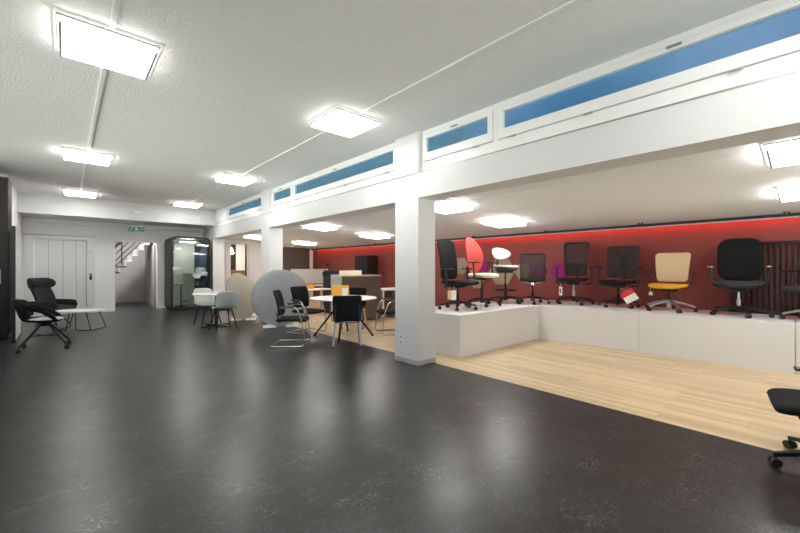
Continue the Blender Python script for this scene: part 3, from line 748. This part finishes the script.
# ------------------------------------------------------------------ white high round table and shells
WX, WY = 2.51, 8.96
t = thing('bistro_table', 'small round white table on a black column between two pale chairs', 'table', (WX, WY, 0))
MB().lathe([(.45, .712), (.48, .722), (.48, .735), (.472, .74)], 48).build('tabletop', 'lam', t)
MB().cyl((0,0,.02), (0,0,.712), .03, n=18).build('column', 'blackm', t)
b = MB()
for k in range(4):
    a = radians(20+90*k); b.bar((0,0,.03), (.36*cos(a), .36*sin(a), .014), .05, .03, .04, .02)
b.build('cross_foot', 'blackm', t)
def shell_profile(u, v, q, w=.46):
    """v in -.5...5 runs from the seat front to the top of the back."""
    s = v + .42                          # 0 front .. .84 top
    if s < .38: x, z, nx, nz = .22 - s, .455 - .02*sin(pi*s/.38), 0, 1
    elif s < .56:
        a = (s-.38)/.18*radians(74); r = .14
        x, z = -.16 - r*sin(a), .455 + r*(1-cos(a)); nx, nz = sin(a), cos(a)
    else:
        a = radians(74); r = .14; e = s-.56
        x, z = -.16 - r*sin(a) - e*cos(a), .455 + r*(1-cos(a)) + e*sin(a); nx, nz = sin(a), cos(a)
    k = (abs(u)/(w/2))**2
    wrap = .10 if s > .5 else .035
    return (x + nx*q + wrap*k*min(1, nx+.0), u*(1-.06*k), z + nz*q + .03*k*nz)
def shell_chair(label, loc, rz, m, group=None, legm='black'):
    c = thing('shell_chair', label, 'chair', loc, rz, group)
    MB().pad([(u, v) for u, v in rrect(.48, .84, .13, taper=.94)], .02, shell_profile, puff=.0).build('shell', m, c)
    for sx, sy in ((1,1), (1,-1), (-1,1), (-1,-1)):
        MB().tube([(sx*.12-.02, sy*.13, .43), (sx*.22-.02, sy*.215, .0)], .013, n=8).build('leg', legm, c)
    MB().box(-.16, .12, -.14, .14, .415, .43, .006).build('seat_plate', legm, c)
    return c
GS = 'pale shell chairs at the small round table'
shell_chair('pale grey-blue shell chair seen from behind at the small white table', (2.50, 8.42, 0), 92, 'blueshell', GS)
shell_chair('off-white shell chair on black legs on the phone booth side of the small table', (2.45, 9.36, 0), -80, 'paleshell', GS)

# ------------------------------------------------------------------ phone booth
t = thing('phone_booth', 'dark grey acoustic phone booth with a rounded glass front below the soffit', 'booth', (2.885, 12.84, 0))
W, H, D = 1.10, 2.27, .98
def loopbox(w, h, r, y0, y1, grow=0.):
    return [(u, v) for u, v in rrect(w, h, r)]
def ring_prism(name, w, h, r, th, y0, y1, m, par):
    o1 = rrect(w, h, r, 9); o2 = [(u*(w-2*th)/w, v*(h-2*th)/h) for u, v in o1]; n = len(o1)
    vs = [(u, y, v+h/2) for y in (y0, y1) for o in (o1, o2) for u, v in o]
    fs = []
    for i in range(n):
        j = (i+1) % n
        fs += [(i, j, n+j, n+i), (2*n+i, 3*n+i, 3*n+j, 2*n+j), (i, 2*n+i, 2*n+j, j), (n+i, n+j, 3*n+j, 3*n+i)]
    return MB().add(vs, fs).build(name, m, par)
ring_prism('shell', W, H, .16, .05, .04, D, 'booth', t)
ring_prism('front_frame', W, H, .16, .045, -.01, .04, 'black', t)
MB().prism([(u*.93, v*.955) for u, v in rrect(W, H, .14)], lambda u, v, w: (u, w+.01, v+H/2), .012).build('glass_door', 'glass', t)
MB().box(-.48, .48, D-.05, D-.03, .08, 2.17).build('back_lining', 'boothin', t)
MB().box(-.478, -.46, .06, D-.05, .12, 2.1).build('side_lining', 'boothin', t)
MB().box(.46, .478, .06, D-.05, .12, 2.1).build('side_lining', 'boothblue', t)
MB().box(.30, .455, D-.066, D-.051, .10, 2.1).build('blue_lining', 'boothblue', t)
MB().box(.46, .476, .06, .065, 0.9, 1.2).build('door_handle', 'greymetal', t)
MB().box(-.05, .455, .38, D-.068, 1.10, 1.125, .006).build('shelf', 'black', t)
MB().box(-.46, .46, .06, D-.06, .06, .10).build('floor_pan', 'greyfab', t)
MB().box(-.2, .2, .35, .55, 2.12, 2.135).build('ceiling_lamp', 'boothlamp', t)
s = thing('bar_stool', 'small round stool on a black pole standing inside the phone booth', 'stool', (2.68, 13.2, .10))
MB().lathe([(.05, .66), (.16, .67), (.175, .69), (.165, .72), (.1, .73)], 28).build('seat', 'lightgrey', s)
MB().cyl((0,0,.02), (0,0,.66), .02, n=14).build('pole', 'blackm', s)
MB().lathe([(.19, 0), (.19, .008), (.06, .025), (.03, .04)], 28).build('base', 'blackm', s)
MB().tube(arcpts([(0,0,.14), (.10,-.02,.14), (.20,-.04,.17)], .05), .016).build('foot_rest', 'blackm', s)

# ------------------------------------------------------------------ left group
CTX, CTY = .22, 10.45
t = thing('coffee_table', 'low white oval coffee table on a black wire frame beside the lounge chair', 'table', (CTX, CTY, 0), -38)
MB().lathe([(.93, .385), (1, .392), (1, .408), (.99, .412)], 56, sx=.48, sy=.32).build('tabletop', 'lam', t)
for sx in (-1, 1):
    pts = [(sx*.26, -.18, .384), (sx*.38, -.22, .009), (sx*.38, .22, .009), (sx*.26, .18, .384)]
    MB().tube(arcpts(pts, .03), .009, n=8).build('leg', 'blackm', t)
    MB().tube(arcpts([(sx*.06, -.2, .384), (sx*.10, -.235, .009), (sx*.38, -.22, .009)], .03), .009, n=8).build('leg', 'blackm', t)
c = thing('lounge_chair', 'dark grey lounge chair with a wide headrest roll facing the coffee table', 'chair', (-.22, 11.62, 0), -32)
def wrap_seat(u, v, q): return (.06+u, v, .40 - .04 + q + .05*(2*v/.66)**2 - .12*u)
MB().pad(rrect(.60, .66, .2), .12, wrap_seat).build('seat', 'charcoal', c)
f = back_fn(-.20, .40, .36, .35, .03, .56)
MB().pad(rrect(.56, .56, .16, taper=1.0), .09, f, puff=.3).build('backrest', 'charcoal', c)
f = back_fn(-.37, .84, .12, .5, 0, .24)
MB().pad(rrect(.66, .245, .11), .15, f, puff=.45).build('headrest', 'charcoal', c)
for s in (-1, 1):
    MB().pad(rrect(.56, .20, .09), .08, lambda u, v, q: (.02+u, s*(.36+q+.05*(u/.3)**2*-1), .47+v+.06*u*-1)).build('arm', 'charcoal', c)
for k in range(4):
    a = radians(45+90*k)
    MB().tube([(.06*cos(a), .06*sin(a), .30), (.30*cos(a), .30*sin(a), .0)], .014, n=8).build('leg', 'blackm', c)
MB().box(-.12, .14, -.12, .12, .285, .31, .006).build('seat_plate', 'blackm', c)
# conference shell chair with casters
c = thing('conference_chair', 'black shell armchair with a grey seat on four black casters', 'chair', (-.25, 8.34, 0), -4)
def tub(u, v, q):
    x, y, z = shell_profile(u, v, q)
    return (x, y*1.04, z)
MB().pad(rrect(.54, .82, .16, taper=1.), .028, tub, puff=.1).build('shell', 'fabric', c)
MB().pad(rrect(.42, .40, .14), .035, lambda u, v, q: (.02+u, v, .482+q)).build('seat_cushion', 'lightgrey', c)
for s in (-1, 1):
    pts = [(-.30, s*.20, .80), (-.22, s*.27, .74), (-.02, s*.29, .66), (.12, s*.285, .55), (.16, s*.25, .47)]
    ol = [Vector(p) for p in pts]
    m = MB(); vs = []; fs = []
    low = [(-.30, s*.20, .72), (-.22, s*.262, .67), (-.02, s*.282, .60), (.10, s*.28, .50), (.14, s*.25, .45)]
    for a_, b_ in zip(pts, low):
        for dy in (0, -s*.018): vs += [(a_[0], a_[1]+dy, a_[2]), (b_[0], b_[1]+dy, b_[2])]
    for i in range(4):
        o_ = i*4; n_ = o_+4
        fs += [(o_, o_+1, n_+1, n_), (o_+2, n_+2, n_+3, o_+3), (o_, n_, n_+2, o_+2), (o_+1, o_+3, n_+3, n_+1)]
    fs += [(0, 2, 3, 1), (16, 17, 19, 18)]
    m.add(vs, fs, smooth=True); m.tube(arcpts(pts, .05), .013, n=8).build('arm', 'fabric', c)
for sx, sy in ((1,1), (1,-1), (-1,1), (-1,-1)):
    MB().tube([(sx*.05, sy*.06, .40), (sx*.27, sy*.24, .085)], .016, n=8).build('leg', 'blackm', c)
    w = MB(); p = Vector((sx*.275, sy*.243, 0)); w.cyl(p+Vector((0,0,.05)), p+Vector((0,0,.09)), .01, n=10)
    for k in (-1, 1): w.cyl(p+Vector((0, k*.008, .032)), p+Vector((0, k*.03, .032)), .032, .03, 18)
    w.build('caster', 'rubber', c)
MB().cyl((0,0,.37), (0,0,.44), .05, .11).build('hub', 'blackm', c)
MB().tube([(.17, .155, .22), (-.17, -.155, .22)], .009, n=8).tube([(.17, -.155, .22), (-.17, .155, .22)], .009, n=8).build('stretcher', 'blackm', c)
# wardrobe and white panel
t = thing('wardrobe', 'tall dark brown wardrobe at the left edge with a slim vertical handle', 'wardrobe', (-1.44, 9.76, 0))
MB().box(-.66, .66, .02, .62, .08, 2.96, .004).build('carcass', 'darkwood', t)
for x0, x1 in ((-.655, -.003), (.003, .655)):
    d = MB().box(x0, x1, 0, .02, .10, 2.95, .003).build('door', 'darkwood', t)
    xh = x1-.09 if x1 > .1 else x0+.09
    MB().tube(arcpts([(xh, 0, 1.03), (xh, -.035, 1.03), (xh, -.035, 1.28), (xh, 0, 1.28)], .02), .007, n=8).build('handle', 'alu', d)
MB().box(-.63, .63, .06, .60, 0, .08).build('plinth', 'black', t)
t = thing('partition_panel', 'upright white panel with a black front edge beside the wardrobe', 'panel', (-.68, 9.30, 0))
MB().box(-.02, .02, .03, 1.15, .03, 2.04, .003).build('board', 'lam', t)
MB().box(-.025, .025, 0, .03, 0, 2.045, .003).build('edge_post', 'black', t)
MB().box(-.03, .03, .03, 1.15, 0, .03).build('bottom_rail', 'black', t)

# ------------------------------------------------------------------ soffit fittings
t = thing('exit_sign', 'green exit sign hanging under the soffit above the stairwell opening', 'sign', (1.50, 13.02, 2.43))
MB().box(-.20, .20, -.03, .03, -.075, .075, .006).build('box', 'frame', t)
MB().box(-.192, .192, -.034, -.0305, -.066, .066).build('face', 'green', t)
g = MB()    # running figure, door and arrow
g.box(-.03, .045, -.037, -.0345, -.045, .05)
g.box(.075, .14, -.037, -.0345, -.009, .009); g.add([(.14, -.037, .032), (.14, -.037, -.032), (.175, -.037, 0), (.14, -.0345, .032), (.14, -.0345, -.032), (.175, -.0345, 0)], [(0,1,2),(5,4,3),(0,2,5,3),(2,1,4,5),(1,0,3,4)])
g.bar((-.10, -.036, .015), (-.125, -.036, -.012), .002, .02); g.bar((-.125, -.036, -.01), (-.10, -.036, -.048), .002, .012); g.bar((-.125, -.036, -.01), (-.165, -.036, -.035), .002, .012); g.bar((-.10, -.036, .02), (-.06, -.036, .0), .002, .010)
g.cyl((-.088, -.037, .036), (-.088, -.0345, .036), .013, n=14)
g.build('symbol', 'signwhite', t)
for s in (-1, 1): MB().cyl((s*.12, 0, .075), (s*.12, 0, .232), .006, n=8).build('hanger', 'frame', t)
tag(MB().box(1.42, 1.62, 12.76, 12.80, 2.84, 2.93, .008).build('junction_box', 'frame'), 'small white box on the soffit face above the exit sign', 'box')
tag(MB().box(3.02, 3.12, 12.77, 12.80, 2.84, 2.92, .008).build('motion_sensor', 'frame'), 'tiny white sensor on the soffit face near the windows', 'sensor')
t = thing('wall_socket', 'white double socket low on the near face of the big pillar', 'socket', (3.5, 3.84, .31))
MB().box(-.011, 0, -.04, .04, -.075, .075, .004).build('plate', 'lam', t)
for z in (-.035, .035): MB().cyl((-.013, 0, z), (-.009, 0, z), .022, n=18).build('outlet', 'skirt', t)

# ------------------------------------------------------------------ office furniture behind the table
t = thing('storage_cabinet', 'low brown cabinet with a grey end panel behind the round white table', 'cabinet', (4.81, 7.35, 0))
MB().box(0, 1.18, 0, .46, .03, 1.10, .004).build('body', 'umber', t)
MB().box(-.02, -.001, 0, .46, .0, 1.10, .003).build('end_panel', 'greyside', t)
MB().box(-.02, 1.19, -.01, .47, 1.101, 1.13, .003).build('top', 'greyside', t)
MB().box(.05, 1.14, .03, .42, 0, .03).build('plinth', 'black', t)
def desk(label, loc, rz, w=1.6, d=.8, screen=None, group='white office desks in the annex', drawers=False):
    t = thing('desk', label, 'desk', loc, rz, group)
    MB().box(-w/2, w/2, -d/2, d/2, .715, .74, .003).build('desktop', 'shelfwood' if not drawers else 'lam', t)
    for sx in (-1, 1):
        for sy in (-1, 1): MB().box(sx*(w/2-.06)-.025, sx*(w/2-.06)+.025, sy*(d/2-.06)-.025, sy*(d/2-.06)+.025, 0, .714, .003).build('leg', 'lam', t)
    return t
desk('pale wooden desk behind the grey disc divider', (4.75, 9.05, 0), 0, 1.5, .8)
desk('pale wooden desk below the white desk screen', (5.75, 10.9, 0), 0, 1.7, .8)
desk('white desk beside the big pillar in front of the red wall', (6.85, 7.75, 0), 0, 1.6, .8, drawers=True)
t = thing('desk_screen', 'wide white desk screen standing behind the pale wooden desk', 'screen', (5.49, 10.14, 0))
MB().box(-.62, .62, -.015, .015, .86, 1.275, .006).build('panel', 'screenfab', t)
MB().box(-.62, .62, -.018, .018, .835, .86).build('bottom_rail', 'lam', t)
for s in (-.52, .52): MB().box(s-.025, s+.025, -.02, .02, .012, .835).box(s-.04, s+.04, -.25, .25, 0, .012).build('leg', 'lam', t)
t = thing('desk_screen', 'small beige desk screen behind the brown cabinet', 'screen', (6.02, 8.75, 0), 0)
MB().box(-.38, .38, -.015, .015, .75, 1.235, .006).build('panel', 'cream', t)
for s in (-.3, .3): MB().box(s-.02, s+.02, -.02, .02, .012, .75).box(s-.04, s+.04, -.2, .2, 0, .012).build('leg', 'lam', t)
t = thing('storage_box', 'orange storage box on the desk behind the grey disc divider', 'box', (4.90, 9.2, .741), 20, 'orange desk boxes')
MB().box(-.16, .16, -.11, .11, 0, .11, .004).build('body', 'orange', t); MB().box(-.165, .165, -.115, .115, .111, .135, .004).build('lid', 'amberwood', t)
t = thing('tall_cabinet', 'tall near-black cabinet standing against the red wall', 'cabinet', (7.60, 10.10, 0))
MB().box(-.22, .22, -.35, .35, .05, 1.72, .004).build('body', 'darkwood', t)
for y0, y1 in ((-.345, -.003), (.003, .345)): 
    d = MB().box(-.24, -.221, y0, y1, .06, 1.71, .003).build('door', 'charcoal', t)
    yh = y0+.05 if y0 > -.1 else y1-.05
    MB().box(-.252, -.2405, yh-.006, yh+.006, .9, 1.05).build('handle', 'greymetal', d)
MB().box(-.20, .2, -.33, .33, 0, .05).build('plinth', 'black', t)
t = thing('printer', 'dark printer on a black pedestal left of the brown cabinet', 'printer', (5.74, 9.30, 0), 0)
MB().box(-.16, .16, -.22, .22, 0, 1.06, .006).build('pedestal', 'black', t)
MB().box(-.20, .20, -.2, .2, 1.061, 1.20, .02).build('body', 'charcoal', t); MB().box(-.17, .17, -.23, -.201, 1.085, 1.12).build('paper_tray', 'lightgrey', t)
MB().box(-.18, .18, -.18, .18, 1.201, 1.24, .01).build('scanner_lid', 'black', t)
t = thing('desk_lamp', 'thin black desk lamp rising behind the printer', 'lamp', (5.95, 9.75, 0), 0)
MB().cyl((0,0,0), (0,0,.02), .12, n=24).build('base', 'blackm', t)
MB().tube(arcpts([(0,0,.02), (0,0,1.44), (-.10,-.02,1.43)], .02), .011).build('pole', 'blackm', t)
MB().cyl((-.10,-.02,1.44), (-.10,-.02,1.38), .03, .05, 18).build('lamp_shade', 'blackm', t)
t = thing('drawer_unit', 'brown drawer unit below the white desk beside the big pillar', 'drawers', (6.62, 7.75, 0))
MB().box(-.25, .25, -.34, .34, .03, .70, .004).build('body', 'umber', t)
for k in range(3):
    d = MB().box(-.24, .24, -.36, -.341, .05+k*.215, .05+k*.215+.205, .003).build('drawer', 'umber', t)
    MB().box(-.09, .09, -.37, -.3605, .05+k*.215+.13, .05+k*.215+.145).build('handle', 'alu', d)
MB().box(-.22, .22, -.3, .3, 0, .03).build('plinth', 'black', t)
t = thing('pouf', 'small amber pouf on the floor beyond the disc dividers', 'pouf', (4.70, 12.9, 0))
MB().lathe([(.20, 0), (.24, .06), (.25, .25), (.23, .40), (.15, .44)], 32).build('cushion', 'orange', t); MB().lathe([(.205, .0), (.21, .015)], 32).build('base_ring', 'black', t)
# kitchen nook contents
t = thing('pendant_lamp', 'white pendant lamp hanging in the nook beyond the annex opening', 'lamp', (4.72, 14.9, 2.5))
MB().tube([(0,0,0), (0,0,-.42)], .006, n=6).build('cord', 'frame', t)
MB().lathe([(.02, -.42), (.05, -.46), (.10, -.62), (.09, -.66), (.02, -.67)], 24).build('lamp_shade', 'pend', t)
t = thing('sideboard', 'amber wood sideboard in the nook beyond the annex opening', 'sideboard', (4.95, 15.6, 0))
MB().box(-.6, .6, -.25, .25, .06, 1.18, .004).build('body', 'amberwood', t); MB().box(-.61, .61, -.26, .26, 1.181, 1.205).build('top', 'amberwood', t); MB().box(-.55, .55, -.2, .2, 0, .06).build('plinth', 'black', t)
o = MB().box(5.03, 5.33, 16.24, 16.30, 1.21, 2.3).build('door_4', 'darkwood'); o['kind'] = 'structure'

# ------------------------------------------------------------------ world (sky outside the clerestory) and camera
w = bpy.data.worlds.new('World'); S.world = w; w.use_nodes = True; nt = w.node_tree
bg = nt.nodes['Background']; tc = nt.nodes.new('ShaderNodeTexCoord')
n = nt.nodes.new('ShaderNodeTexNoise'); n.inputs['Scale'].default_value = 5.; n.inputs['Detail'].default_value = 3
nt.links.new(tc.outputs['Generated'], n.inputs['Vector'])
r = nt.nodes.new('ShaderNodeValToRGB'); e = r.color_ramp.elements
e[0].position = .42; e[0].color = (.012, .075, .20, 1); e[1].position = .66; e[1].color = (.26, .30, .42, 1)
nt.links.new(n.outputs['Fac'], r.inputs[0])
sx = nt.nodes.new('ShaderNodeSeparateXYZ'); nt.links.new(tc.outputs['Generated'], sx.inputs[0])
lt = nt.nodes.new('ShaderNodeMath'); lt.operation = 'LESS_THAN'; lt.inputs[1].default_value = 0; nt.links.new(sx.outputs['Z'], lt.inputs[0])
gm = nt.nodes.new('ShaderNodeMix'); gm.data_type = 'RGBA'; nt.links.new(lt.outputs[0], gm.inputs[0]); nt.links.new(r.outputs[0], gm.inputs[6]); gm.inputs[7].default_value = (5.8, 5.6, 5.3, 1)   # bright ground added below the horizon to fill the ceiling through the added windows
nt.links.new(gm.outputs[2], bg.inputs['Color']); bg.inputs['Strength'].default_value = .8

cd = bpy.data.cameras.new('Camera'); cam = bpy.data.objects.new('Camera', cd); COL.objects.link(cam)
cd.sensor_width = 36; cd.lens = 369/800*36; cd.shift_y = 1/800; cd.clip_start = .05
cam.location = (0, 0, 1.32); cam.rotation_euler = (pi/2, 0, -math.atan2(334, 369))
S.camera = cam
S.view_settings.view_transform = 'Standard'; S.view_settings.look = 'None'; S.view_settings.gamma = 1
S.view_settings.use_curve_mapping = False; S.view_settings.exposure = 1.0
S.cycles.use_denoising = True
S.cycles.max_bounces = 10; S.cycles.diffuse_bounces = 5; S.cycles.transparent_max_bounces = 12
